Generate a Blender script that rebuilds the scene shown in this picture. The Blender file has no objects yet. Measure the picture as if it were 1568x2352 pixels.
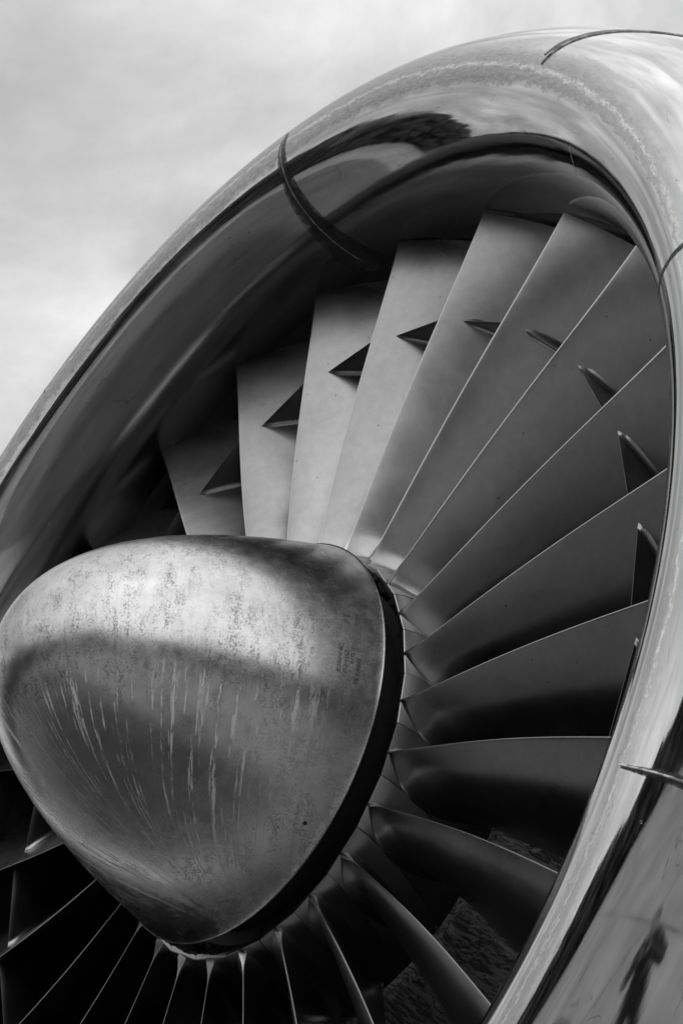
import bpy, bmesh, math, random
import numpy as np
from mathutils import Matrix, Vector
random.seed(7); rng = np.random.default_rng(7)
PI = math.pi; rad = math.radians
sc = bpy.context.scene
COL = sc.collection

# ------------------------------------------------------------------ camera
H = 3.72                                   # height of the engine axis over the ground (fan tip radius = 1 m)
R_ec = Matrix(((0.6425, 0.0187, -0.7661), (0.4725, 0.7773, 0.4153), (0.6033, -0.6288, 0.4906)))   # engine -> camera
M_ew = Matrix(((1, 0, 0), (0, 0, -1), (0, 1, 0)))                                                # engine -> world
CAM_E = Vector((2.5892, -2.1215, 1.9815))
cam = bpy.data.cameras.new('camera'); cam_o = bpy.data.objects.new('camera', cam); COL.objects.link(cam_o)
rot = (M_ew @ R_ec.transposed()).to_4x4()
cam_o.matrix_world = Matrix.Translation(M_ew @ CAM_E + Vector((0, 0, H))) @ rot.to_quaternion().to_matrix().to_4x4()
cam.sensor_width = 24.0; cam.sensor_fit = 'HORIZONTAL'
cam.lens = 24.0 * 5495.25 / 1568.0
cam.clip_start = 0.02; cam.clip_end = 5000
sc.camera = cam_o
CAMW = cam_o.matrix_world.translation.copy()

# ------------------------------------------------------------------ sky, sun, exposure
SUN_EL, SUN_AZ = rad(50), rad(138)         # azimuth measured clockwise from +Y (north)
world = bpy.data.worlds.new("World"); sc.world = world; world.use_nodes = True
nt = world.node_tree; nt.nodes.clear()
def N(t, kind, **kw):
    n = t.nodes.new(kind)
    for k, v in kw.items():
        if k.startswith('i_'):
            n.inputs[k[2:].replace('_', ' ')].default_value = v
        else:
            setattr(n, k, v)
    return n
def L(t, a, b): t.links.new(a, b)
def ramp(t, pts, interp='LINEAR'):
    n = t.nodes.new('ShaderNodeValToRGB'); n.color_ramp.interpolation = interp
    e = n.color_ramp.elements
    while len(e) < len(pts): e.new(0.5)
    for k, (p, c) in enumerate(pts):
        e[k].position = p; e[k].color = (c, c, c, 1)
    return n
def math_n(t, op, a, b=None, c=None):
    n = t.nodes.new('ShaderNodeMath'); n.operation = op
    for k, v in enumerate((a, b, c)):
        if v is None: continue
        if isinstance(v, (int, float)): n.inputs[k].default_value = v
        else: t.links.new(v, n.inputs[k])
    return n.outputs[0]
sky = N(nt, 'ShaderNodeTexSky', sky_type='NISHITA', sun_disc=False, sun_elevation=SUN_EL, sun_rotation=SUN_AZ,
        air_density=1.0, dust_density=3.0, ozone_density=1.0)
bw = N(nt, 'ShaderNodeRGBToBW'); L(nt, sky.outputs[0], bw.inputs[0])
tc = N(nt, 'ShaderNodeTexCoord')
mp = N(nt, 'ShaderNodeMapping'); mp.inputs['Scale'].default_value = (1, 1, 1.7); mp.inputs['Location'].default_value = (0.55, 0.2, 0.35)
L(nt, tc.outputs['Generated'], mp.inputs[0])
n1 = N(nt, 'ShaderNodeTexNoise', i_Scale=5.6, i_Detail=8.0, i_Roughness=0.57, i_Distortion=0.25); L(nt, mp.outputs[0], n1.inputs[0])
CLOUD_LO, CLOUD_HI = 5.0, 11.9
r1 = ramp(nt, [(0.30, 0.0), (0.50, 0.42), (0.70, 1.0)]); L(nt, n1.outputs['Fac'], r1.inputs[0])
cl = math_n(nt, 'MULTIPLY_ADD', r1.outputs[0], CLOUD_HI - CLOUD_LO, CLOUD_LO)
# the overcast is thinner towards the sun: brighter on that side
dv = N(nt, 'ShaderNodeVectorMath', operation='DOT_PRODUCT'); L(nt, tc.outputs['Generated'], dv.inputs[0])
sd = Vector((math.sin(SUN_AZ) * math.cos(SUN_EL), math.cos(SUN_AZ) * math.cos(SUN_EL), math.sin(SUN_EL)))
dv.inputs[1].default_value = sd
thin = N(nt, 'ShaderNodeMapRange', interpolation_type='SMOOTHSTEP'); thin.inputs['From Min'].default_value = 0.1; thin.inputs['From Max'].default_value = 1.0
thin.inputs['To Min'].default_value = 1.0; thin.inputs['To Max'].default_value = 1.5
L(nt, dv.outputs['Value'], thin.inputs[0])
dr = N(nt, 'ShaderNodeVectorMath', operation='DOT_PRODUCT'); L(nt, tc.outputs['Generated'], dr.inputs[0]); dr.inputs[1].default_value = (0.81, 0.59, 0.0)
g2 = N(nt, 'ShaderNodeMapRange', interpolation_type='SMOOTHSTEP'); L(nt, dr.outputs['Value'], g2.inputs[0])
g2.inputs['From Min'].default_value = -0.35; g2.inputs['From Max'].default_value = 0.3; g2.inputs['To Min'].default_value = 0.86; g2.inputs['To Max'].default_value = 1.3
cl2 = math_n(nt, 'MULTIPLY', math_n(nt, 'MULTIPLY', cl, thin.outputs[0]), g2.outputs[0])
mixs = math_n(nt, 'ADD', math_n(nt, 'MULTIPLY', cl2, 0.86), math_n(nt, 'MULTIPLY', bw.outputs[0], 0.14))
bg = N(nt, 'ShaderNodeBackground'); bg.inputs['Strength'].default_value = 0.10
L(nt, mixs, bg.inputs['Color'])
wo = N(nt, 'ShaderNodeOutputWorld'); L(nt, bg.outputs[0], wo.inputs[0])
sun = bpy.data.lights.new('sun', 'SUN'); sun.energy = 0.5; sun.angle = rad(120); sun.color = (1, 1, 1)
sun_o = bpy.data.objects.new('sun', sun); COL.objects.link(sun_o)
sun_o.rotation_euler = (-sd).to_track_quat('-Z', 'Y').to_euler()
sc.view_settings.view_transform = 'Standard'; sc.view_settings.look = 'None'
sc.view_settings.exposure = 0.0; sc.view_settings.gamma = 1.0; sc.view_settings.use_curve_mapping = False
sc.cycles.max_bounces = 7; sc.cycles.glossy_bounces = 4; sc.cycles.diffuse_bounces = 3
sc.cycles.caustics_reflective = True; sc.cycles.blur_glossy = 0.5; sc.cycles.sample_clamp_indirect = 4.0

# ------------------------------------------------------------------ materials
def newmat(name):
    m = bpy.data.materials.new(name); m.use_nodes = True
    t = m.node_tree; b = t.nodes['Principled BSDF']
    return m, t, b
def uvn(t, name):
    n = t.nodes.new('ShaderNodeUVMap'); n.uv_map = name; return n.outputs[0]
def mapped(t, vec, scale, loc=(0, 0, 0)):
    n = t.nodes.new('ShaderNodeMapping'); n.inputs['Scale'].default_value = scale; n.inputs['Location'].default_value = loc
    L(t, vec, n.inputs[0]); return n.outputs[0]
def noise(t, vec, scale, detail=4, rough=0.55, dist=0.0):
    n = N(t, 'ShaderNodeTexNoise', i_Scale=scale, i_Detail=detail, i_Roughness=rough, i_Distortion=dist)
    if vec is not None: L(t, vec, n.inputs[0])
    return n.outputs['Fac']
def mapr(t, v, a, b, c, d, smooth=True):
    n = N(t, 'ShaderNodeMapRange'); n.interpolation_type = 'SMOOTHSTEP' if smooth else 'LINEAR'
    n.inputs['From Min'].default_value = a; n.inputs['From Max'].default_value = b
    n.inputs['To Min'].default_value = c; n.inputs['To Max'].default_value = d
    L(t, v, n.inputs[0]); return n.outputs[0]
def mixv(t, f, a, b):
    n = t.nodes.new('ShaderNodeMix'); n.data_type = 'FLOAT'
    for k, v in ((0, f), (2, a), (3, b)):
        if isinstance(v, (int, float)): n.inputs[k].default_value = v
        else: L(t, v, n.inputs[k])
    return n.outputs[0]
def bump(t, b, height, strength, dist=0.01, prev=None):
    n = N(t, 'ShaderNodeBump', i_Strength=strength, i_Distance=dist); L(t, height, n.inputs['Height'])
    if prev is not None: L(t, prev, n.inputs['Normal'])
    L(t, n.outputs[0], b.inputs['Normal']); return n.outputs[0]
def base(t, b, v):
    if isinstance(v, (int, float)): b.inputs['Base Color'].default_value = (v, v, v, 1)
    else: L(t, v, b.inputs['Base Color'])

def mat_lip():
    # UV 'polar': u = angle (radians), v = arc length along the profile from the inner end (metres)
    m, t, b = newmat('polished_lip_metal')
    uv = uvn(t, 'polar'); sp = N(t, 'ShaderNodeSeparateXYZ'); L(t, uv, sp.inputs[0]); u, v = sp.outputs[0], sp.outputs[1]
    ob = N(t, 'ShaderNodeTexCoord').outputs['Object']
    streak = noise(t, mapped(t, uv, (5, 70, 1)), 1.0, 6, 0.6)
    streak2 = noise(t, mapped(t, uv, (1.6, 26, 1), (3, 1, 0)), 1.0, 3, 0.5)
    cloud = noise(t, mapped(t, uv, (2.2, 11, 1), (5, 5, 0)), 1.0, 7, 0.65)
    fine2_ = noise(t, mapped(t, uv, (60, 170, 1), (9, 0, 0)), 1.0, 6, 0.78)
    # scuffed leading edge band: centre VB, ragged sides
    wig = math_n(t, 'MULTIPLY', math_n(t, 'SUBTRACT', noise(t, mapped(t, uv, (34, 40, 1)), 1.0, 6, 0.75), 0.5), 0.040)
    dv_ = math_n(t, 'ABSOLUTE', math_n(t, 'ADD', math_n(t, 'SUBTRACT', v, VB), wig))
    sgn = math_n(t, 'ADD', math_n(t, 'SUBTRACT', v, VB), wig)
    wid = mapr(t, u, 0.0, 1.0, 0.25, 1.0)          # the scuffing is widest over the crown and left side
    sw = math_n(t, 'DIVIDE', sgn, wid)
    band = math_n(t, 'MULTIPLY', mapr(t, sw, -0.040, -0.028, 0.0, 1.0), mapr(t, sw, 0.012, 0.075, 1.0, 0.0))
    band = math_n(t, 'MULTIPLY', band, mapr(t, u, -0.1, 0.8, 0.4, 1.0))
    thread = math_n(t, 'MULTIPLY', mapr(t, math_n(t, 'ABSOLUTE', math_n(t, 'ADD', sgn, math_n(t, 'MULTIPLY', math_n(t, 'SUBTRACT', streak, .5), .02))), 0.0, 0.006, 1.0, 0.0), mapr(t, fine2_, 0.42, 0.56, 0.0, 1.0))
    fine = noise(t, mapped(t, uv, (90, 330, 1)), 1.0, 4, 0.65)
    fine2 = noise(t, mapped(t, uv, (60, 170, 1), (9, 0, 0)), 1.0, 6, 0.78)
    # fine polishing combs just inside the band
    comb = N(t, 'ShaderNodeTexWave', wave_type='BANDS', bands_direction='X', i_Scale=95.0, i_Distortion=2.0, i_Detail=2.0)
    L(t, uv, comb.inputs[0])
    combm = math_n(t, 'MULTIPLY', mapr(t, math_n(t, 'ABSOLUTE', math_n(t, 'SUBTRACT', v, VB - 0.062)), 0.006, 0.016, 1.0, 0.0),
                   mapr(t, noise(t, mapped(t, uv, (4, 30, 1)), 1.0, 3), 0.45, 0.62, 0, 1))
    col = mixv(t, streak, 0.42, 0.68)
    col = math_n(t, 'MULTIPLY', col, mapr(t, cloud, 0.3, 0.7, 0.72, 1.06))
    col = mixv(t, math_n(t, 'MULTIPLY', band, mapr(t, fine2, 0.3, 0.7, 0.55, 1.0)), col, 0.25)
    col = mixv(t, thread, col, 0.6)
    # inner barrel: dark reflections of the duct painted into the metal colour
    duct_refl = mapr(t, math_n(t, 'ADD', v, math_n(t, 'MULTIPLY', streak2, 0.06)), VB - 0.21, VB - 0.13, 1.0, 0.0)
    col = mixv(t, duct_refl, col, mapr(t, cloud, 0.3, 0.7, 0.07, 0.19))
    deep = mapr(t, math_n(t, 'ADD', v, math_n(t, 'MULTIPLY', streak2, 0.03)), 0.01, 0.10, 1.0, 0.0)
    col = mixv(t, deep, col, 0.035)  # painted-in dark reflection deepens beside the fan
    # wandering scratches and old decal outlines
    iso = noise(t, mapped(t, uv, (3.2, 13, 1), (8, 1, 0)), 1.0, 4, 0.55, 0.6)
    scr = math_n(t, 'MULTIPLY', mapr(t, math_n(t, 'ABSOLUTE', math_n(t, 'SUBTRACT', iso, 0.5)), 0.0, 0.006, 1.0, 0.0),
                 mapr(t, noise(t, mapped(t, uv, (9, 30, 1)), 1.0, 3), 0.50, 0.60, 0.0, 0.6))
    col = mixv(t, scr, col, 0.18)
    # pits and nicks
    vo = N(t, 'ShaderNodeTexVoronoi', feature='F1', i_Scale=34.0); L(t, mapped(t, ob, (1, 1, 1)), vo.inputs[0])
    pit = mapr(t, vo.outputs['Distance'], 0.03, 0.07, 1.0, 0.0)
    pm = math_n(t, 'MULTIPLY', pit, mapr(t, noise(t, ob, 9.0, 2), 0.54, 0.6, 0, 1))
    col = mixv(t, pm, col, 0.12)
    base(t, b, col)
    b.inputs['Metallic'].default_value = 1.0
    # inner part of the lip is duller than the polished nose
    rgh = mixv(t, mapr(t, v, VB - 0.25, VB - 0.08, 0.0, 1.0), 0.10, 0.045)
    rgh = math_n(t, 'ADD', rgh, mapr(t, streak2, 0.4, 0.8, 0.0, 0.06))
    rgh = math_n(t, 'ADD', rgh, math_n(t, 'MULTIPLY', combm, math_n(t, 'MULTIPLY', comb.outputs['Fac'], 0.25)))
    rgh = mixv(t, band, rgh, mapr(t, fine2, 0.3, 0.7, 0.18, 0.42))
    rgh = mixv(t, duct_refl, rgh, 0.17)
    L(t, rgh, b.inputs['Roughness'])
    wav = noise(t, mapped(t, uv, (2.6, 9.0, 1)), 1.0, 3, 0.45)
    wav2 = noise(t, mapped(t, uv, (1.4, 42, 1), (2, 5, 0)), 1.0, 2, 0.4)
    h = math_n(t, 'ADD', math_n(t, 'MULTIPLY', wav, 0.55), math_n(t, 'MULTIPLY', wav2, 0.12))
    nb = bump(t, b, h, 0.2, 0.010)
    nb = bump(t, b, math_n(t, 'MULTIPLY', band, fine2), 0.35, 0.0016, nb)
    bump(t, b, math_n(t, 'SUBTRACT', math_n(t, 'MULTIPLY', fine, 0.12), pm), 0.25, 0.0008, nb)
    return m
def mat_spinner():
    # UV 'flow': u = water-run line, v = height; object space for pits
    m, t, b = newmat('weathered_spinner_metal')
    uv = uvn(t, 'flow'); ob = N(t, 'ShaderNodeTexCoord').outputs['Object']
    pol = uvn(t, 'polar')
    fl1 = noise(t, mapped(t, uv, (30, 5, 1)), 1.0, 4, 0.6, 0.1)
    fl2 = noise(t, mapped(t, uv, (34, 5, 1), (3, 2, 0)), 1.0, 5, 0.62, 0.2)
    big = noise(t, ob, 5.0, 4, 0.55)
    mott = noise(t, ob, 38.0, 6, 0.7)
    grain = noise(t, mapped(t, ob, (1, .45, 1)), 170.0, 5, 0.7)
    sp = N(t, 'ShaderNodeSeparateXYZ'); L(t, ob, sp.inputs[0]); y, z = sp.outputs[1], sp.outputs[2]
    # light lime runs on the flank
    runs = mapr(t, fl1, 0.555, 0.575, 0.0, 1.0)
    brk = mapr(t, noise(t, mapped(t, uv, (60, 26, 1)), 1.0, 6, 0.8), 0.49, 0.53, 0, 1)
    zone = math_n(t, 'MULTIPLY', mapr(t, y, -0.075, -0.12, 0.0, 1.0), mapr(t, z, 0.10, 0.22, 0.0, 1.0))
    runs = math_n(t, 'MULTIPLY', math_n(t, 'MULTIPLY', runs, brk), zone)
    dark = mapr(t, fl2, 0.56, 0.70, 0.0, 1.0)
    dark = math_n(t, 'MULTIPLY', dark, mapr(t, y, 0.16, 0.0, 0.0, 0.8))
    col = mixv(t, mapr(t, big, 0.3, 0.7, 0, 1), 0.43, 0.54)
    col = math_n(t, 'MULTIPLY', col, mapr(t, mott, 0.3, 0.7, 0.90, 1.08))
    # corroded freckles, denser in patches on the upper half
    fr = noise(t, mapped(t, ob, (1, .7, 1)), 380.0, 6, 0.85)
    frm = math_n(t, 'MULTIPLY', mapr(t, math_n(t, 'ADD', fr, math_n(t, 'MULTIPLY', math_n(t, 'SUBTRACT', noise(t, mapped(t, ob, (1, .35, 1)), 75.0, 5, .7), .5), .55)), 0.50, 0.60, 0.0, 1.0), mapr(t, noise(t, mapped(t, ob, (3.2, .8, 3.2), (4.1, 0, 0)), 6.0, 5, 0.65), 0.36, 0.60, 0.15, 1.0))
    col = mixv(t, math_n(t, 'MULTIPLY', frm, mapr(t, y, -0.20, -0.08, 0.18, 0.95)), col, 0.17)
    col = mixv(t, math_n(t, 'MULTIPLY', dark, 0.45), col, 0.22)
    col = mixv(t, runs, col, 0.68)
    base(t, b, col)
    L(t, mixv(t, runs, 1.0, 0.0), b.inputs['Metallic'])
    rg = mapr(t, big, 0.3, 0.7, 0.18, 0.24)
    rg = math_n(t, 'ADD', rg, math_n(t, 'MULTIPLY', frm, 0.06))
    rg = math_n(t, 'ADD', rg, mapr(t, mott, 0.35, 0.7, 0.0, 0.06))
    L(t, mixv(t, runs, rg, 0.6), b.inputs['Roughness'])
    b.inputs['Anisotropic'].default_value = 0.0
    nb = bump(t, b, math_n(t, 'ADD', math_n(t, 'MULTIPLY', grain, 0.35), math_n(t, 'SUBTRACT', math_n(t, 'MULTIPLY', runs, 0.6), math_n(t, 'MULTIPLY', frm, .4))), 0.14, 0.0008)
    bump(t, b, big, 0.06, 0.006, nb)
    return m
def mat_blade(edge=True):
    m, t, b = newmat('satin_titanium')
    tcn = N(t, 'ShaderNodeTexCoord'); ob = tcn.outputs['Object']
    oi = N(t, 'ShaderNodeObjectInfo')
    off = N(t, 'ShaderNodeVectorMath', operation='ADD'); L(t, ob, off.inputs[0])
    cm = N(t, 'ShaderNodeCombineXYZ'); L(t, math_n(t, 'MULTIPLY', oi.outputs['Random'], 40.0), cm.inputs[0]); L(t, cm.outputs[0], off.inputs[1]); ob = off.outputs[0]
    big = noise(t, ob, 5.5, 4, 0.55); sm = noise(t, ob, 60, 5, 0.6)
    vo = N(t, 'ShaderNodeTexVoronoi', feature='F1', i_Scale=30.0); L(t, ob, vo.inputs[0])
    fleck = math_n(t, 'MULTIPLY', mapr(t, vo.outputs['Distance'], 0.03, 0.085, 1.0, 0.0), mapr(t, noise(t, ob, 14, 2), 0.44, 0.52, 0, 0.85))
    col = mixv(t, mapr(t, big, 0.25, 0.75, 0, 1), 0.28, 0.35)
    col = math_n(t, 'MULTIPLY', col, mapr(t, sm, 0.3, 0.7, 0.95, 1.05))
    smear = mapr(t, noise(t, mapped(t, ob, (9, 34, 34)), 1.0, 4, .6), 0.60, 0.75, 0, 0.35)
    col = mixv(t, smear, col, 0.24)
    col = mixv(t, fleck, col, 0.12)
    rg = mapr(t, big, 0.3, 0.7, 0.26, 0.34)
    if edge:                                     # sand-polished leading edge
        se = N(t, 'ShaderNodeSeparateXYZ'); L(t, uvn(t, 'span'), se.inputs[0])
        pe = mapr(t, se.outputs[0], 0.002, 0.010, 1.0, 0.0)
        col = mixv(t, pe, col, 0.46); rg = mixv(t, pe, rg, 0.26)
    base(t, b, col); b.inputs['Metallic'].default_value = 1.0
    L(t, rg, b.inputs['Roughness'])
    nb = bump(t, b, noise(t, ob, 5.5, 2, .5), 0.25, 0.012)
    bump(t, b, sm, 0.08, 0.001, nb)
    return m
def mat_simple(name, v, rough, metal=0.0, nscale=12.0, amt=0.25, bmp=0.2, bd=0.002):
    m, t, b = newmat(name)
    ob = N(t, 'ShaderNodeTexCoord').outputs['Object']
    n = noise(t, ob, nscale, 6, 0.6)
    base(t, b, math_n(t, 'MULTIPLY', mapr(t, n, 0.3, 0.7, 1 - amt, 1 + amt), v))
    b.inputs['Metallic'].default_value = metal; b.inputs['Roughness'].default_value = rough
    bump(t, b, n, bmp, bd)
    return m
def feather(m):
    t = m.node_tree; b = t.nodes['Principled BSDF']
    sp = N(t, 'ShaderNodeSeparateXYZ'); L(t, uvn(t, 'across'), sp.inputs[0])
    ob = N(t, 'ShaderNodeTexCoord').outputs['Object']
    a = math_n(t, 'ADD', math_n(t, 'ABSOLUTE', sp.outputs[0]), math_n(t, 'MULTIPLY', math_n(t, 'SUBTRACT', noise(t, ob, 70, 6, .8), .5), 1.5))
    L(t, mapr(t, a, .10, .95, 0.97, 0.0), b.inputs['Alpha'])
    return m
def mat_peel():
    m, t, b = newmat('peeling_dark_paint')
    ob = N(t, 'ShaderNodeTexCoord').outputs['Object']; pol = uvn(t, 'polar')
    st = noise(t, mapped(t, pol, (38, 22, 1)), 1.0, 6, 0.75, 1.4)
    st2 = noise(t, mapped(t, pol, (150, 40, 1)), 1.0, 5, 0.7, 0.8)
    fk = noise(t, mapped(t, pol, (75, 30, 1), (4, 4, 0)), 1.0, 3, 0.6, 2.5)
    big = noise(t, ob, 7, 3, 0.5)
    lift = mapr(t, st, 0.47, 0.53, 0, 1)
    col = mixv(t, lift, 0.14, 0.62)
    col = mixv(t, mapr(t, math_n(t, 'ABSOLUTE', math_n(t, 'SUBTRACT', fk, 0.60)), 0.0, 0.035, 1.0, 0.0), col, 1.0)
    L(t, mapr(t, math_n(t, 'ABSOLUTE', math_n(t, 'SUBTRACT', fk, 0.60)), 0.0, 0.035, 0.9, 0.0), b.inputs['Metallic'])
    base(t, b, col)
    L(t, mixv(t, lift, 0.28, 0.45), b.inputs['Roughness'])
    h = math_n(t, 'SUBTRACT', math_n(t, 'ADD', math_n(t, 'MULTIPLY', math_n(t, 'ADD', lift, fk), 0.9), math_n(t, 'MULTIPLY', st2, 0.7)), 0.0)
    bump(t, b, h, 1.0, 0.014)
    return m

# ------------------------------------------------------------------ geometry helpers
def obj(name, verts, faces, mat, parent=None, smooth=True, uvs=None, mats=None, fmat=None, sharp=None):
    me = bpy.data.meshes.new(name); me.from_pydata([tuple(v) for v in verts], [], faces)
    if smooth: me.shade_smooth()
    if uvs:
        for nm, arr in uvs.items():
            lay = me.uv_layers.new(name=nm)
            idx = np.empty(len(me.loops), dtype=np.int32); me.loops.foreach_get('vertex_index', idx)
            a = np.asarray(arr, dtype=np.float32)[idx]
            lay.data.foreach_set('uv', a.ravel())
    for mm in ([mat] if mats is None else mats): me.materials.append(mm)
    if fmat is not None: me.polygons.foreach_set('material_index', fmat)
    if sharp is not None: me.set_sharp_from_angle(angle=rad(sharp))
    me.validate(); me.update()
    o = bpy.data.objects.new(name, me); COL.objects.link(o)
    if parent is not None: o.parent = parent
    return o
def empty(name, label, cat, loc=(0, 0, 0), rot=(0, 0, 0), group=None):
    o = bpy.data.objects.new(name, None); COL.objects.link(o); o.location = loc; o.rotation_euler = rot
    o.empty_display_size = 0.2; o['label'] = label; o['category'] = cat
    if group: o['group'] = group
    return o
def grid_faces(nu, nv, wrap_u=False, wrap_v=False, flip=False):
    f = []
    for i in range(nu if wrap_u else nu - 1):
        for j in range(nv if wrap_v else nv - 1):
            a = i * nv + j; b_ = i * nv + (j + 1) % nv
            c = ((i + 1) % nu) * nv + (j + 1) % nv; d = ((i + 1) % nu) * nv + j
            f.append((a, b_, c, d) if not flip else (d, c, b_, a))
    return f
def revolve(prof, th0, th1, n, off=(0, 0), tilt=(0, 0), closed=False):
    """prof: list of (z, r); returns verts (angle-major), faces, polar uvs (theta, arc length)."""
    prof = np.asarray(prof, float)
    s = np.concatenate([[0], np.cumsum(np.hypot(*np.diff(prof, axis=0).T))])
    full = abs(th1 - th0 - 2 * PI) < 1e-6
    th = np.linspace(th0, th1, n, endpoint=not full)
    v = []; uv = []
    for a in th:
        for k, (z, r) in enumerate(prof):
            x = r * math.cos(a); y = r * math.sin(a)
            v.append((x + off[0], y + off[1], z + tilt[0] * x + tilt[1] * y)); uv.append((a, s[k]))
    return v, grid_faces(n, len(prof), wrap_u=full, wrap_v=closed), uv

PEEL = mat_peel(); BLADE = mat_blade(); TITAN = mat_blade(False)
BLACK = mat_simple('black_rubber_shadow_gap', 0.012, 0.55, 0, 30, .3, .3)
LINER = mat_simple('dark_duct_lining', 0.03, 0.30, 0.6, 6, .2, .12, 0.004)
CASEM = mat_simple('fan_case_rub_strip', 0.03, 0.5, 0.3, 25, .3, .3)
GRIME = feather(mat_simple('oily_grime', 0.018, 0.30, 0.0, 90, .6, .5, 0.002))
BEAD = mat_simple('smeared_sealant', 0.26, 0.42, 0.3, 70, .6, .9, 0.003)
DULL = mat_simple('cast_alloy', 0.30, 0.45, 1.0, 60, .25, .5, 0.0015)
COWLM = mat_simple('painted_cowl', 0.55, 0.3, 0.0, 5, .05, .05)

ROOT = (rad(90), 0, 0)
PH0 = 2.237; NB = 26
# ================================================================== NACELLE
nacelle = empty('engine_nacelle', 'jet engine nacelle with a polished metal intake lip, seamed and scuffed along its front edge', 'engine nacelle', (0, 0, H), ROOT)
ZT, RT, ZH, RH, ZM, RM = .0378, 1.012, .2399, 1.1468, -.7854, 1.4466
OFF = (.0065, -.0139); TILT = (.0057, -.0216)
def lip_profile(n1_=34, n2_=60):
    p = [(-.012, RT), (.012, RT)]
    for k in range(n1_):
        a = (k / (n1_ - 1)) * PI / 2
        p.append((ZT + (ZH - ZT) * math.sin(a), RH - (RH - RT) * math.cos(a)))
    for k in range(1, n2_):
        a = (k / (n2_ - 1)) ** 1.25 * PI / 2 * 0.93
        p.append((ZM + (ZH - ZM) * math.cos(a), RH + (RM - RH) * math.sin(a)))
    return p
LP = lip_profile()
arc = np.concatenate([[0], np.cumsum(np.hypot(*np.diff(np.array(LP), axis=0).T))])
KN = 35
VB = float(arc[KN]) + 0.004
LIP = mat_lip()
seams = [175.0, 79.0, 40.0, 7.4, -31.1, -69.5, -108.0, -146.5, -185.0]
def lip_pt(a, k_or_prof, lift=0.0, nrm=None):
    z, r = k_or_prof
    if nrm is not None: z += nrm[0] * lift; r += nrm[1] * lift
    x = r * math.cos(a); y = r * math.sin(a)
    return (x + OFF[0], y + OFF[1], z + TILT[0] * x + TILT[1] * y)
LPa = np.array(LP); tg = np.gradient(LPa, axis=0); tg /= np.linalg.norm(tg, axis=1)[:, None]
LPn = np.stack([tg[:, 1], -tg[:, 0]], 1)            # outward normal (z, r): inner side -> towards axis, nose -> forward
if LPn[KN, 0] < 0: LPn = -LPn
gap = 0.0
for i in range(len(seams) - 1):
    a1, a0 = rad(seams[i]) - gap, rad(seams[i + 1]) + gap
    n = max(8, int((a1 - a0) / rad(0.75)))
    v = []; uv = []
    prof = [(z, r) for z, r in LP]
    th = np.linspace(a0, a1, n)
    # rolled edges: first and last rows sink into the joint
    rows = [(a, 0.0) for a in np.linspace(a0, a1, n)]
    for a, lift in rows:
        for k in range(len(LP)):
            # gentle panel beating: no two panels alike
            w = 0.0009 * math.sin(3.1 * a + 1.7 * i) * math.sin(9 * arc[k] + i) + 0.0005 * math.sin(11 * a + 2 * i) * math.sin(17 * arc[k] + 2 * i)
            w *= min(1, (a - a0) / .08, (a1 - a) / .08)
            v.append(lip_pt(a, LP[k], lift + w, LPn[k])); uv.append((a + 7.3 * i * 0, arc[k]))
    o = obj('lip_segment', v, grid_faces(len(rows), len(LP), flip=True), LIP, nacelle, uvs={'polar': uv}, sharp=40)

def ribbon(name, ang, s0, s1, w0, w1, lift, mat, jag=0.0, parent=nacelle, domed=0.0, n=90, seed=0, skew=0.0):
    """a strip that follows the lip profile at one angle, between arc lengths s0..s1"""
    rg = np.random.default_rng(seed)
    ss = np.linspace(s0, s1, n); zz = np.interp(ss, arc, LPa[:, 0]); r_ = np.interp(ss, arc, LPa[:, 1])
    nz = np.interp(ss, arc, LPn[:, 0]); nr = np.interp(ss, arc, LPn[:, 1])
    e1 = np.convolve(rg.normal(0, 1, n + 8), np.ones(3) / 3, 'valid')[:n]; e2 = np.convolve(rg.normal(0, 1, n + 8), np.ones(3) / 3, 'valid')[:n]
    wb = np.convolve(rg.normal(0, 1, n + 16), np.ones(9) / 9, 'valid')[:n]
    v = []; uvr = []; m = 5
    for k in range(n):
        tt = k / (n - 1); w = w0 + (w1 - w0) * tt
        w *= min(1, (tt + .02) * 14, (1 - tt + .02) * 14)
        c = rad(ang) + (skew * tt + wb[k] * jag * 0.8) / r_[k]
        for j in range(m):
            f = j / (m - 1) * 2 - 1; uvr.append((f, ss[k]))
            ed = (e1[k] if f < 0 else e2[k]) * jag * abs(f) * .5
            a = c + (f * w / 2 + ed) / r_[k]
            hgt = lift + domed * (1 - f * f) - (0.0022 if abs(f) > .99 else 0)
            v.append(lip_pt(a, (zz[k], r_[k]), hgt, (nz[k], nr[k])))
    return obj(name, v, grid_faces(n, m, flip=False), mat, parent, uvs={'across': uvr})
S_IN, S_NOSE, S_END = 0.0, float(arc[KN]), float(arc[-1])
# joint A (79 deg): broad oily joint with a smeared bead, running right into the duct
ja = ribbon('seam_grime', 79.0, 0.0, S_NOSE + .035, .125, .022, .0006, GRIME, .0016, seed=1)
ribbon('sealant_bead', 79.12, 0.03, S_NOSE + .032, .0045, .0035, .0009, BEAD, .0011, parent=ja, domed=.0005, seed=2)
# joint B (40 deg): only outside the leading edge, with torn tape beside it; inside it goes on at 32 deg
jb = ribbon('seam_grime', 40.15, S_NOSE + .012, S_END - .02, .016, .030, .0006, GRIME, .0016, seed=3)
ribbon('torn_tape', 40.75, S_NOSE + .03, S_END - .25, .022, .020, .0012, mat_simple('perished_tape', .16, .7, 0, 60, .5, .9), .0022, parent=jb, seed=4)
ribbon('sealant_bead', 40.1, S_NOSE + .012, S_END - .3, .005, .005, .0016, BEAD, .0005, parent=jb, domed=.001, seed=5)
ribbon('seam_grime', 32.2, S_NOSE - .135, S_NOSE - .05, .005, .006, .0003, mat_simple('dried_sealant', .42, .4, .7, 120, .5, .5), .0012, seed=6)
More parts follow.
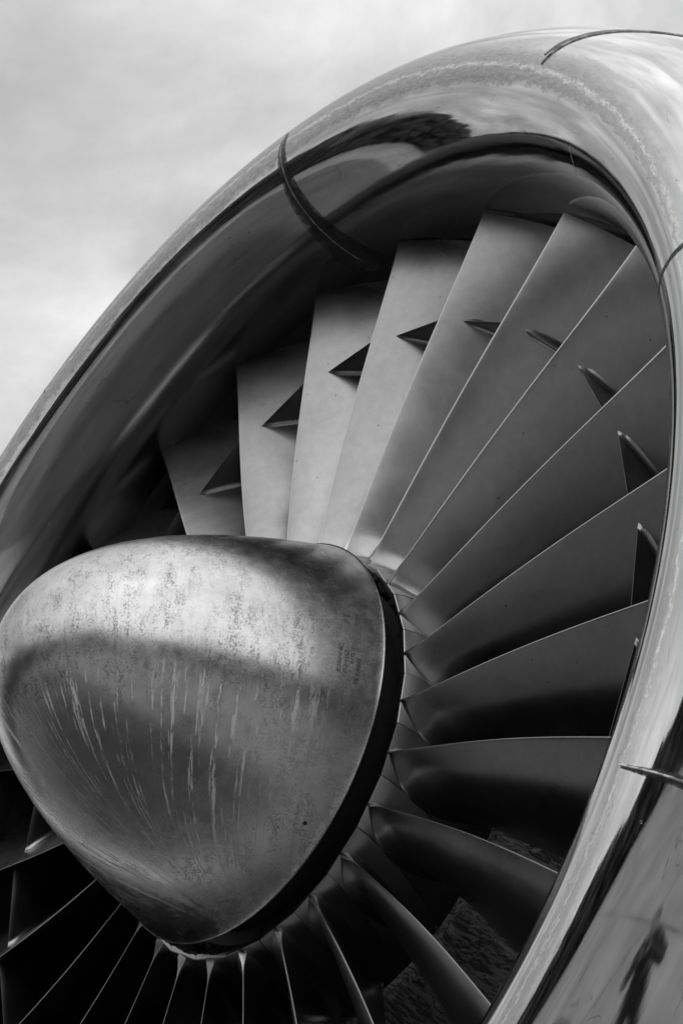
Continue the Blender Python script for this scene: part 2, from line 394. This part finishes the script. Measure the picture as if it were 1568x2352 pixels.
# joint C (7.4 deg)
jc = ribbon('seam_grime', 7.4, S_NOSE - .085, S_NOSE + .01, .014, .018, .0006, GRIME, .001, seed=7)
ribbon('sealant_bead', 7.5, S_NOSE - .08, S_NOSE + .0, .004, .004, .0008, BEAD, .0006, parent=jc, domed=.0004, seed=8)
# joint D (-31 deg)
jd = ribbon('seam_grime', -31.1, S_NOSE + .004, S_END - .05, .022, .020, .0006, GRIME, .003, seed=9)
ribbon('sealant_bead', -31.0, S_NOSE + .0, S_END - .1, .0055, .005, .0005, mat_simple('crumbling_sealant', .6, .6, 0, 90, .7, .9, .003), .0028, parent=jd, domed=.0005, seed=10)
ribbon('seam_grime', 117.1, S_NOSE + .005, S_NOSE + .1, .006, .008, .0006, GRIME, .001, seed=11)

# cowl behind the lip
zc, rc = LP[-1]
v, f, uv = revolve([(zc + .0005, rc - .006), (zc, rc + .0), (zc - .5, rc + .012), (zc - 1.4, rc - .03), (zc - 2.2, rc - .16), (zc - 2.3, rc - .2)], 0, 2 * PI, 160, OFF, TILT)
obj('outer_cowl', v, f, COWLM, nacelle, uvs={'polar': uv}, sharp=40)
# duct lining panels between lip and fan (joints every 30 deg)
for k in range(12):
    a0 = rad(12 + 30 * k) + .0012; a1 = rad(12 + 30 * (k + 1)) - .0012
    v, f, uv = revolve([(-.010, RT + .014), (-.0125, RT + .0005), (-.015, RT - .0008), (-.05, RT + .0005), (-.052, RT + .010)], a0, a1, 28, OFF, TILT)
    obj('duct_panel', v, [tuple(reversed(q)) for q in f], LINER, nacelle, uvs={'polar': uv}, sharp=40)
# fan case: rub strip and rear duct
v, f, uv = revolve([(-.008, 1.03), (-.048, 1.028), (-.052, 1.009), (-.155, 1.009), (-.16, 1.020), (-.40, 1.03), (-1.3, 1.03)], 0, 2 * PI, 180)
obj('fan_case', v, [tuple(reversed(q)) for q in f], CASEM, nacelle, uvs={'polar': uv}, sharp=30)
# core splitter fairing right behind the fan: flaking paint
cp = [(-.30, .36), (-.20, .385), (-.176, .398), (-.168, .408), (-.172, .417), (-.19, .426), (-.216, .4353), (-.2165, .434), (-.2185, .4345), (-.219, .4368), (-.30, .468), (-.45, .52), (-.65, .57), (-1.3, .60)]
v, f, uv = revolve(cp, 0, 2 * PI, 220)
obj('core_fairing', v, [tuple(q) for q in f], PEEL, nacelle, uvs={'polar': uv}, sharp=35)
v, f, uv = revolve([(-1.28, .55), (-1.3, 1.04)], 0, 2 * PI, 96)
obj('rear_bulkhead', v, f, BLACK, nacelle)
# outlet guide vanes
NV = 34; vane_me = None
for k in range(NV):
    if vane_me is None:
        vv = []; rows = 9; ch = 12
        for q in range(rows):
            r = .50 + (1.03 - .50) * q / (rows - 1)
            for s_ in range(2 * ch):
                u_ = s_ / ch if s_ < ch else (2 * ch - s_) / ch
                tk = .0075 * math.sqrt(max(u_, 0)) * (1 - u_) * 2.2 * (1 if s_ < ch else -1)
                z = -.50 - .17 * u_; tng = .035 * u_ * u_ * 1.5 - .02 + tk
                vv.append((r, tng, z))
        fv = grid_faces(rows, 2 * ch, wrap_v=True)
        o = obj('guide_vane', vv, fv, DULL, nacelle); vane_me = o.data
    else:
        o = bpy.data.objects.new('guide_vane', vane_me); COL.objects.link(o); o.parent = nacelle
    o.rotation_euler = (0, 0, 2 * PI * k / NV + .04)

# ================================================================== FAN ROTOR
rotor = empty('fan_rotor', 'fan rotor of 26 twisted metal blades behind a blunt conical spinner, inside the intake', 'fan', (0, 0, H), ROOT)
rp = lambda z: .351 + .30 * (.026 - z)              # platform radius over z
def interp(xs, ys, x):
    # monotone-ish cubic through points (Catmull-Rom on non-uniform knots)
    xs = np.asarray(xs, float); ys = np.asarray(ys, float)
    m = np.gradient(ys, xs)
    i = int(np.clip(np.searchsorted(xs, x) - 1, 0, len(xs) - 2)); h = xs[i + 1] - xs[i]; t = (x - xs[i]) / h
    return ((2 * t**3 - 3 * t**2 + 1) * ys[i] + (t**3 - 2 * t**2 + t) * h * m[i] + (-2 * t**3 + 3 * t**2) * ys[i + 1] + (t**3 - t**2) * h * m[i + 1])
RK = [.33, .40, .50, .60, .80, 1.0]
BK = [14., 20., 31., 38., 47., 60.]
CK = [.162, .168, .180, .195, .235, .275]
KK = [.105, .095, .070, .050, .026, .012]
TK = [.020, .0175, .0145, .0115, .0085, .0060]
LE = [0.0229, -0.0055, -0.0076, -0.027, 0.0788, 0.0876]
def le(r):
    t = (r - .36) / .64; tq = max(t, -0.04)
    return (LE[0] * (1 - tq) + LE[1] * tq * (1 - tq) + LE[2] * tq * (1 - tq) * (1 - 2 * tq),
            LE[3] * (1 - tq) + LE[4] * tq * (1 - tq) + LE[5] * tq * (1 - tq) * (1 - 2 * tq))
def section(r, s, side, extra=0.0):
    """point of blade section in (phi, z): s chord fraction, side +1 front (suction) / -1 rear"""
    b_ = rad(interp(RK, BK, r)); c = interp(RK, CK, r); kap = interp(RK, KK, r); T = interp(RK, TK, r)
    z0, p0 = le(r)
    d = (-math.sin(b_), -math.cos(b_)); nn = (-math.cos(b_), math.sin(b_))
    cam_ = kap * c * 4 * s * (1 - s)
    tk = T / 2 * max(0, math.sin(PI * s ** .85)) ** .95 + .0007 * min(1, (s * (1 - s)) ** .5 * 12)
    tk += extra * max(0, math.sin(PI * min(1, max(0, .03 + s * .94)))) ** .6
    ss = s * c + (-extra * .30 if s < .001 else (extra * .3 if s > .999 else 0))
    x = d[0] * ss + nn[0] * (cam_ + side * tk); z = d[1] * ss + nn[1] * (cam_ + side * tk)
    return (p0 + x / r, z0 + z)
def blade_mesh():
    ch = 26; hs = [-.006, 0, .003, .007, .012, .018, .026, .036, .05] + list(np.linspace(.07, .60, 38))
    S = [0.5 * (1 - math.cos(PI * k / ch)) ** 1.0 for k in range(ch + 1)]
    ring = [(s, 1) for s in S] + [(s, -1) for s in reversed(S[1:-1])]
    v = []; uv = []
    rows = []
    for qi, h in enumerate(hs):
        for (s, side) in ring:
            zc_ = section(.40, s, side)[1]; r0 = rp(zc_)
            fr = max(h, 0) / .60; r = r0 + h if h < 0 else r0 + (1.0 - r0) * fr
            ex = .019 * max(0, 1 - max(h, 0) / .040) ** 2.3
            p_, z = section(r, s, side, ex)
            # puckering where the mid-span shroud leaves the surface
            v.append((r * math.cos(p_), r * math.sin(p_), z)); uv.append((s, r))
    m = len(ring); f = grid_faces(len(hs), m, wrap_v=True)
    top = (len(hs) - 1) * m
    for k in range(1, ch):
        a, b_ = top + k, top + m - k
        a2, b2 = top + k + 1, top + (m - k - 1) % m
        if k + 1 == ch: f.append((a, a2, b_))
        else: f.append((a, a2, b2, b_))
    f.append((top, top + 1, top + m - 1))
    return v, f, uv
def shroud_mesh():
    """mid-span shroud: a thin plate at r = .8 from the front face of a blade to the rear face of the next one"""
    nu, nvv = 34, 14
    dphi = -2 * PI / NB
    v = []
    top = []; bot = []
    for i in range(nu):
        u = i / (nu - 1); u = 0.5 * (1 - math.cos(PI * u))
        for j in range(nvv):
            w = j / (nvv - 1)
            def ends(rr):
                sA = .185 + .42 * w; sB = .05 + .40 * w
                pA, zA = section(rr, sA, 1); pB, zB = section(rr, sB, -1)
                return pA, zA, pB + dphi, zB
            pA, zA, pB, zB = ends(.8)
            # sink both ends slightly into the blades
            p_ = pA + .004 + (pB - .006 - pA - .004) * u
            z = zA + (zB - zA) * u
            if w == 0: z += 0.0
            hh = .0028 * math.sqrt(max(0, 4 * w * (1 - w))) ** .8 + .0004
            d0 = abs(p_ - pA) * .8; d1 = abs(pB - p_) * .8
            fl = .007 * (max(0, 1 - d0 / .011) ** 2.2 + max(0, 1 - d1 / .011) ** 2.2) * min(1, w * 4 + .05)
            bow = .000 * math.sin(PI * u)
            mid = (pA + pB) / 2; fr_ = .8 * math.cos((pB - pA) / 2) / math.cos(p_ - mid)
            top.append((fr_ + hh + fl, p_, z)); bot.append((fr_ - hh - fl, p_, z))
    for arr in (top, bot):
        for r, p_, z in arr: v.append((r * math.cos(p_), r * math.sin(p_), z))
    n = nu * nvv
    f = grid_faces(nu, nvv) + [tuple(reversed([q + n for q in g])) for g in grid_faces(nu, nvv)]
    for i in range(nu - 1):
        a, b_ = i * nvv, (i + 1) * nvv; f.append((a, b_, b_ + n, a + n))
        a, b_ = i * nvv + nvv - 1, (i + 1) * nvv + nvv - 1; f.append((b_, a, a + n, b_ + n))
    return v, f
def platform_mesh(seed=0):
    """blade platform: skewed plate between two joints, flat faceted nose with a chamfer and a notch"""
    g = .0016
    nz = 16; nu = 13
    ph_front = -.144                                      # joint clockwise of this blade
    v = []
    def edge(w):  # skewed joint line
        z = .026 - .182 * w
        return -.60 * (0.182 * w) * (1 + .9 * w) , z
    for i in range(nz):
        w = i / (nz - 1); sk, z = edge(w)
        for j in range(nu):
            u = j / (nu - 1)
            p_ = ph_front + g + u * (2 * PI / NB - 2 * g) + sk * 1.0
            r = rp(z)
            # flat facet at the nose blending to round further back
            c = (u - .5) * 2 * PI / NB
            flat = math.cos(PI / NB) / math.cos(c)
            r *= 1 + (flat - 1) * max(0, 1 - w * 2.2)
            if i == 0: r -= .0018
            v.append((r * math.cos(p_), r * math.sin(p_), z + (0.0025 if i == 0 else 0) * 0 - .004 * (1 - 4 * (u - .5) ** 2) * (i == 0) * 0))
    f = grid_faces(nz, nu)
    # nose face: drops inward with a stepped lower edge
    n0 = len(v)
    for row, (dz, dr) in enumerate([(.0010, .0030), (.0012, .0085), (-.012, .016)]):
        for j in range(nu):
            u = j / (nu - 1)
            p_ = ph_front + g + u * (2 * PI / NB - 2 * g)
            c = (u - .5) * 2 * PI / NB
            r = rp(.026) * math.cos(PI / NB) / math.cos(c) - dr
            if row >= 1: r += .002 * (.42 < u < .78) - .002 * (u < .18)
            v.append((r * math.cos(p_), r * math.sin(p_), .026 + dz))
    rows = [list(range(0, nu))] + [list(range(n0 + k * nu, n0 + (k + 1) * nu)) for k in range(3)]
    for a, b_ in zip(rows[:-1], rows[1:]):
        for j in range(nu - 1): f.append((a[j], a[j + 1], b_[j + 1], b_[j]))
    # side walls of the joint
    n1_ = len(v)
    for side in (0, nu - 1):
        st = len(v)
        for i in range(nz):
            x, y, z = v[i * nu + side]; q = 1 - .02 / math.hypot(x, y); v.append((x * q, y * q, z))
        for i in range(nz - 1):
            a, b_ = i * nu + side, (i + 1) * nu + side
            f.append((a, b_, st + i + 1, st + i) if side == 0 else (b_, a, st + i, st + i + 1))
    return v, f
bv, bf, buv = blade_mesh(); sv, sf = shroud_mesh(); pv, pf = platform_mesh()
protos = None
for k in range(NB):
    if protos is None:
        b0 = obj('fan_blade', bv, bf, BLADE, rotor, uvs={'span': buv}, sharp=70)
        s0 = obj('mid_span_shroud', sv, sf, None, b0, sharp=60, mats=[TITAN, mat_simple('shaded_titanium', .12, .38, 1.0, 12, .2, .1, .003)],  # away from the fillet, dark duct reflections painted into the titanium colour
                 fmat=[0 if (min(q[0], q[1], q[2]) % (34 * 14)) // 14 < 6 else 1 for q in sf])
        p0 = obj('blade_platform', pv, pf, TITAN, b0, sharp=28)
        protos = (b0, s0, p0); bl = b0
    else:
        bl = protos[0].copy(); COL.objects.link(bl); bl.parent = rotor
        for q in protos[1:]:
            c_ = q.copy(); COL.objects.link(c_); c_.parent = bl
    bl.rotation_euler = (0, 0, PH0 - 2 * PI * k / NB + rng.normal(0, .0012))

# hub drum under the platforms, dark annular gap behind the spinner
v, f, uv = revolve([(.062, .02), (.062, .270), (.055, .285), (-.01, .290), (-.012, .312), (-.16, .325), (-.165, .30)], 0, 2 * PI, 120)
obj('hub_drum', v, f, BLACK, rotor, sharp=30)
# ---- spinner
SQ = (0.5209, 0.241, 0.0671, 0.3433, -0.0221, -0.0051); SOFF = (.0048, .0049)
def bez(n):
    zn, a, zb, rb, b_, c = SQ; P = np.array([[zn, 0], [zn, a], [zb + b_, rb + c], [zb, rb]])
    u = (np.linspace(0, 1, n) ** 1.15)[:, None]
    return (1 - u)**3 * P[0] + 3 * u * (1 - u)**2 * P[1] + 3 * u * u * (1 - u) * P[2] + u**3 * P[3]
SPn = 150
sp_ = bez(SPn); sp_[0, 1] = 1e-4
dsp = np.gradient(sp_, axis=0); slope2 = (dsp[:, 1] / np.hypot(dsp[:, 0], dsp[:, 1])) ** 2
slope2 = np.clip(slope2, .06, 1)
Fr = np.concatenate([[0], np.cumsum(np.diff(sp_[:, 1]) / (0.5 * (sp_[1:, 1] + sp_[:-1, 1]) * 0.5 * (slope2[1:] + slope2[:-1])))])
Fr -= np.interp(.2, sp_[:, 1], Fr); Fr = np.clip(Fr, -4, 8)
prof = [tuple(q) for q in sp_] + [(SQ[2] - .0004, SQ[3] - .0010), (SQ[2] + .010, SQ[3] - .008), (SQ[2] + .03, SQ[3] - .03)]
nth = 300
v, f, uv = revolve(prof, 0, 2 * PI, nth, SOFF)
flow = []
for i in range(nth):
    a = 2 * PI * i / nth
    for k in range(len(prof)):
        I = Fr[min(k, SPn - 1)] + math.log(max(abs(math.cos(a)), .012)) + (20 if math.cos(a) < 0 else 0)
        flow.append((I * .30, prof[k][1] * math.sin(a)))
SPIN = mat_spinner()
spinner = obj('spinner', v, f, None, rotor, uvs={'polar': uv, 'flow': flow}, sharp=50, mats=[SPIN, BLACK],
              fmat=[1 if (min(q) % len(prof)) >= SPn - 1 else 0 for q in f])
# balance-screw hole and pencil marks on the flank
def sp_r(z): 
    o_ = np.argsort(sp_[:, 0]); return float(np.interp(z, sp_[o_, 0], sp_[o_, 1]))
def on_spinner(a, z, lift=.0):
    r = sp_r(z); r2 = sp_r(z + .004); sl = (r2 - r) / .004; nn = math.hypot(1, sl)
    r += lift / nn; zz = z - lift * sl / nn
    return (r * math.cos(a) + SOFF[0], r * math.sin(a) + SOFF[1], zz)
def ray_spinner(px, py):
    """angle, z on the spinner under a measured photograph pixel (1568 x 2352 scale), used once to place marks"""
    d = R_ec.transposed() @ Vector(((px - 784) / 5495.25, -(py - 1176) / 5495.25, -1)); t = 2.6
    while t < 5:
        P = CAM_E + d * t
        if SQ[2] < P.z < SQ[0] and math.hypot(P.x - SOFF[0], P.y - SOFF[1]) < sp_r(P.z): return math.atan2(P.y - SOFF[1], P.x - SOFF[0]), P.z
        t += .0005
    return None
a_, z_ = ray_spinner(700, 1891)
vv = [on_spinner(a_, z_, .0006)] + [on_spinner(a_ + .0032 / .33 * math.cos(PI / 6 * j), z_ + .0032 * math.sin(PI / 6 * j), .0006) for j in range(12)]
obj('screw_hole', vv, [(0, 1 + j, 1 + (j + 1) % 12) for j in range(12)], BLACK, spinner, smooth=False)
INK = mat_simple('graphite_pencil', .07, .5, .2, 300, .6, .1)
INK2 = mat_simple('faded_pencil', .20, .38, .7, 300, .4, .1)
def marking(txt, px, py, px2, py2, size, mat):
    """handwritten note wrapped onto the spinner; baseline runs from pixel 1 to pixel 2"""
    a0, z0 = ray_spinner(px, py); a1, z1 = ray_spinner(px2, py2)
    cu = bpy.data.curves.new('hand_marking', 'FONT'); cu.body = txt; cu.size = 1.0; cu.shear = .25; cu.extrude = 0; cu.resolution_u = 2
    tmp = bpy.data.objects.new('hand_marking', cu); COL.objects.link(tmp)
    dg = bpy.context.evaluated_depsgraph_get(); me = bpy.data.meshes.new_from_object(tmp.evaluated_get(dg))
    bpy.data.objects.remove(tmp)
    co = np.array([vx.co[:] for vx in me.vertices]); W = co[:, 0].max()
    r_ = sp_r(z0); length = math.hypot((a1 - a0) * r_, z1 - z0)
    da, dz = (a1 - a0) * r_ / length, (z1 - z0) / length
    up = (dz, -da)   # perpendicular on the unrolled surface
    sgn = -1                    # tops of the letters face the nose
    for k, (x, y, _) in enumerate(co):
        X = x / W * length; Y = y * size
        A = a0 + (da * X + sgn * up[0] * Y * 1.0) / r_; Z = z0 + dz * X + sgn * up[1] * Y
        me.vertices[k].co = on_spinner(A, Z, .0012)
    me.materials.clear(); me.materials.append(mat)
    o = bpy.data.objects.new('hand_marking', me); COL.objects.link(o); o.parent = spinner
    o['label'] = 'faint handwritten characters "%s" in pencil' % txt
marking('M5 8-A0580', 821, 1574, 829, 1514, .010, INK)
marking('819618', 812, 1526, 816, 1486, .009, INK2)
marking('B3074 82', 780, 1545, 788, 1478, .009, INK2)
marking('02402', 795, 1548, 801, 1494, .009, INK2)
marking('JHLt', 800, 1434, 804, 1402, .014, INK2)

# ================================================================== SURROUNDINGS (seen only in the reflections)
CONC = mat_simple('weathered_concrete', .26, .8, 0, 3.0, .25, .3, .01)
def cfix():
    t = CONC.node_tree; b = t.nodes['Principled BSDF']
    ob = N(t, 'ShaderNodeTexCoord').outputs['Object']
    br = N(t, 'ShaderNodeTexBrick', i_Scale=1.0); br.offset = 0.0
    br.inputs['Color1'].default_value = (.34, .34, .34, 1); br.inputs['Color2'].default_value = (.31, .31, .31, 1); br.inputs['Mortar'].default_value = (.04, .04, .04, 1)
    br.inputs['Brick Width'].default_value = 5.0; br.inputs['Row Height'].default_value = 5.0; br.inputs['Mortar Size'].default_value = .03
    L(t, ob, br.inputs[0])
    n = noise(t, ob, .35, 6, .6)
    mx = N(t, 'ShaderNodeMix', data_type='RGBA', blend_type='MULTIPLY'); mx.inputs[0].default_value = 1.0
    # dark asphalt stand; wing shade under the engine painted in as a darker patch
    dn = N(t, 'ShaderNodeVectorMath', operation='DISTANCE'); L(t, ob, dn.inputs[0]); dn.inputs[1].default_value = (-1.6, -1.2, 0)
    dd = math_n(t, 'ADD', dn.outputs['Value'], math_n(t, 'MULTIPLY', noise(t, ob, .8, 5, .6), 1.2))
    wing_shade = mapr(t, dd, 4.2, 6.4, 1.0, 0.0)
    dn2 = N(t, 'ShaderNodeVectorMath', operation='DISTANCE'); L(t, ob, dn2.inputs[0]); dn2.inputs[1].default_value = (-8, -6, 0)
    m3 = N(t, 'ShaderNodeMix', data_type='RGBA'); L(t, mapr(t, dn2.outputs['Value'], 10.6, 10.66, 1.0, 0.0), m3.inputs[0]); L(t, br.outputs[0], m3.inputs[6]); m3.inputs[7].default_value = (.13, .13, .13, 1)
    m2 = N(t, 'ShaderNodeMix', data_type='RGBA'); L(t, wing_shade, m2.inputs[0]); L(t, m3.outputs[2], m2.inputs[6]); m2.inputs[7].default_value = (.055, .055, .055, 1)
    L(t, m2.outputs[2], mx.inputs[6]); cc = N(t, 'ShaderNodeCombineColor'); q = mapr(t, n, .3, .7, .75, 1.1)
    for k in range(3): L(t, q, cc.inputs[k])
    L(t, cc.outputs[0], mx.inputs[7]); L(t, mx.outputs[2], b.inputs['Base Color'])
cfix()
rr_ = [0, 8, 30, 100, 400, 1500, 3500]; vv = [(0, 0, 0)]; ff = []
for r in rr_[1:]:
    for k in range(48): vv.append((r * math.cos(2 * PI * k / 48), r * math.sin(2 * PI * k / 48), 0))
for k in range(48): ff.append((0, 1 + k, 1 + (k + 1) % 48))
for q in range(len(rr_) - 2):
    for k in range(48):
        a = 1 + q * 48 + k; b_ = 1 + q * 48 + (k + 1) % 48; ff.append((a, a + 48, b_ + 48, b_))
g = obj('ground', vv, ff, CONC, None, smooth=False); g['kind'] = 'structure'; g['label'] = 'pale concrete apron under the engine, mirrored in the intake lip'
# belt of trees round the apron
TREE = mat_simple('dark_foliage', .045, .8, 0, 2.0, .4, .5, .2)
bm = bmesh.new(); bmesh.ops.create_icosphere(bm, subdivisions=1, radius=1.0)
iv = np.array([v_.co[:] for v_ in bm.verts]); ifc = [tuple(v_.index for v_ in f_.verts) for f_ in bm.faces]; bm.free()
tv = []; tf = []
rt = np.random.default_rng(3)
for k in range(1100):
    a = rt.uniform(0, 2 * PI); d = rt.uniform(55, 75); hgt = 10.0 + 3.0 * math.sin(3 * a + 1) * math.sin(7 * a) + rt.uniform(-1.5, 2.5)
    az = (math.degrees(math.atan2(math.cos(a), math.sin(a))) + 360) % 360
    near = max(0, 1 - abs(az - 218) / 34) ** .35
    d = d * (1 - .36 * near); hgt += 3.0 * near
    cx, cy = d * math.cos(a), d * math.sin(a)
    for q in range(8):
        c = np.array([cx + rt.uniform(-2.2, 2.2), cy + rt.uniform(-2.2, 2.2), hgt * rt.uniform(.12, .92)])
        s_ = np.array([rt.uniform(1.6, 3.2), rt.uniform(1.6, 3.2), rt.uniform(1.2, 2.6)])
        n0 = len(tv); tv += list(iv * s_ * (1 + rt.uniform(-.25, .25, (len(iv), 1))) + c); tf += [tuple(q_ + n0 for q_ in f_) for f_ in ifc]
wd = obj('treeline', tv, tf, TREE, None, smooth=False); wd['kind'] = 'stuff'; wd['label'] = 'distant belt of dark trees round the apron, seen in the mirror finish of the lip'

# photographer, mirrored in the lower right of the lip
fw = cam_o.matrix_world.to_quaternion() @ Vector((0, 0, -1)); fh = Vector((fw.x, fw.y, 0)).normalized(); sd_ = Vector((fh.y, -fh.x, 0))   # right-hand side
BX = CAMW - fh * .20; BX.z = 0
def P(side, fwd, z): return BX + sd_ * side + fh * fwd + Vector((0, 0, z))
J = [  # name, point, radius, parent
 ('pelvis', P(0, -.10, .93), .155, None), ('waist', P(0, -.12, 1.08), .135, 0), ('chest', P(0, -.12, 1.28), .165, 1), ('neckb', P(0, -.07, 1.45), .075, 2), ('neck', P(0, -.04, 1.50), .06, 3),
 ('shl', P(-.19, -.09, 1.42), .075, 3), ('ell', P(-.33, .08, 1.24), .052, 5), ('wrl', P(-.09, .20, 1.50), .034, 6),
 ('shr', P(.19, -.09, 1.42), .075, 3), ('elr', P(.34, .06, 1.25), .052, 8), ('wrr', P(.10, .17, 1.52), .034, 9),
 ('hipl', P(-.10, -.10, .86), .105, 0), ('knl', P(-.13, -.06, .48), .068, 11), ('anl', P(-.15, -.10, .09), .048, 12),
 ('hipr', P(.10, -.10, .86), .105, 0), ('knr', P(.14, -.04, .48), .068, 14), ('anr', P(.17, -.06, .09), .048, 15)]
def skin(name, J, mat, parent=None, sub=2):
    if name == 'person': J = [(j[0], j[1], j[2] * (1.28 if j[0] not in ('neck', 'wrl', 'wrr') else 1.1), j[3]) for j in J]
    me = bpy.data.meshes.new(name); me.from_pydata([j[1] for j in J], [(j[3], k) for k, j in enumerate(J) if j[3] is not None], [])
    o = bpy.data.objects.new(name, me); COL.objects.link(o); me.materials.append(mat)
    m = o.modifiers.new('skin', 'SKIN'); m.use_smooth_shade = True
    for k, j in enumerate(J):
        sv_ = me.skin_vertices[0].data[k]; sv_.radius = (j[2], j[2] * (.72 if 'chest' in j[0] or 'waist' in j[0] or 'pelvis' in j[0] else 1)); sv_.use_root = (j[3] is None)
    s_ = o.modifiers.new('sub', 'SUBSURF'); s_.levels = sub; s_.render_levels = sub
    if parent: o.parent = parent
    return o
CLOTH = mat_simple('dark_jacket', .03, .8, 0, 40, .3, .3); SKINM = mat_simple('skin', .35, .5, 0, 30, .1, .1); HAIR = mat_simple('hair', .03, .6, 0, 60, .3, .4)
person = skin('person', J, CLOTH)
person['label'] = 'photographer in dark clothes with both arms raised to a camera, mirrored in the lip'; person['category'] = 'person'
def ball(name, c, s_, mat, parent, seg=20):
    bm = bmesh.new(); bmesh.ops.create_uvsphere(bm, u_segments=seg, v_segments=seg // 2 + 2, radius=1)
    q = Vector((fh.x, fh.y, 0)).to_track_quat('Y', 'Z').to_matrix()
    for v_ in bm.verts: v_.co = q @ Vector((v_.co.x * s_[0], v_.co.y * s_[1], v_.co.z * s_[2])) + c
    me = bpy.data.meshes.new(name); bm.to_mesh(me); bm.free(); me.shade_smooth(); me.materials.append(mat)
    o = bpy.data.objects.new(name, me); COL.objects.link(o); o.parent = parent; return o
ball('head', P(0, .0, 1.63), (.078, .098, .118), SKINM, person)
ball('hair', P(0, -.022, 1.655), (.086, .098, .108), HAIR, person)
ball('nose', P(0, .10, 1.615), (.013, .018, .022), SKINM, person, 10)
for s_ in (-1, 1):
    ball('ear', P(.08 * s_, -.005, 1.625), (.012, .02, .03), SKINM, person, 10)
    ball('palm', P(.085 * s_, .205, 1.545), (.022, .042, .045), SKINM, person, 12)
    for q in range(4):
        f0 = P((.075) * s_, .235, 1.575 - .018 * q); skin('finger', [('a', f0, .009, None), ('b', f0 + fh * .03 - sd_ * .012 * s_, .009, 0), ('c', f0 + fh * .035 - sd_ * .035 * s_, .008, 1)], SKINM, person, 1)
    f0 = P(.08 * s_, .19, 1.51); skin('thumb', [('a', f0, .011, None), ('b', f0 - sd_ * .02 * s_ + fh * .01, .010, 0), ('c', f0 - sd_ * .04 * s_ + fh * .01, .009, 1)], SKINM, person, 1)
    ball('shoe', P(.155 * s_, .0, .05), (.05, .14, .05), HAIR, person, 14)
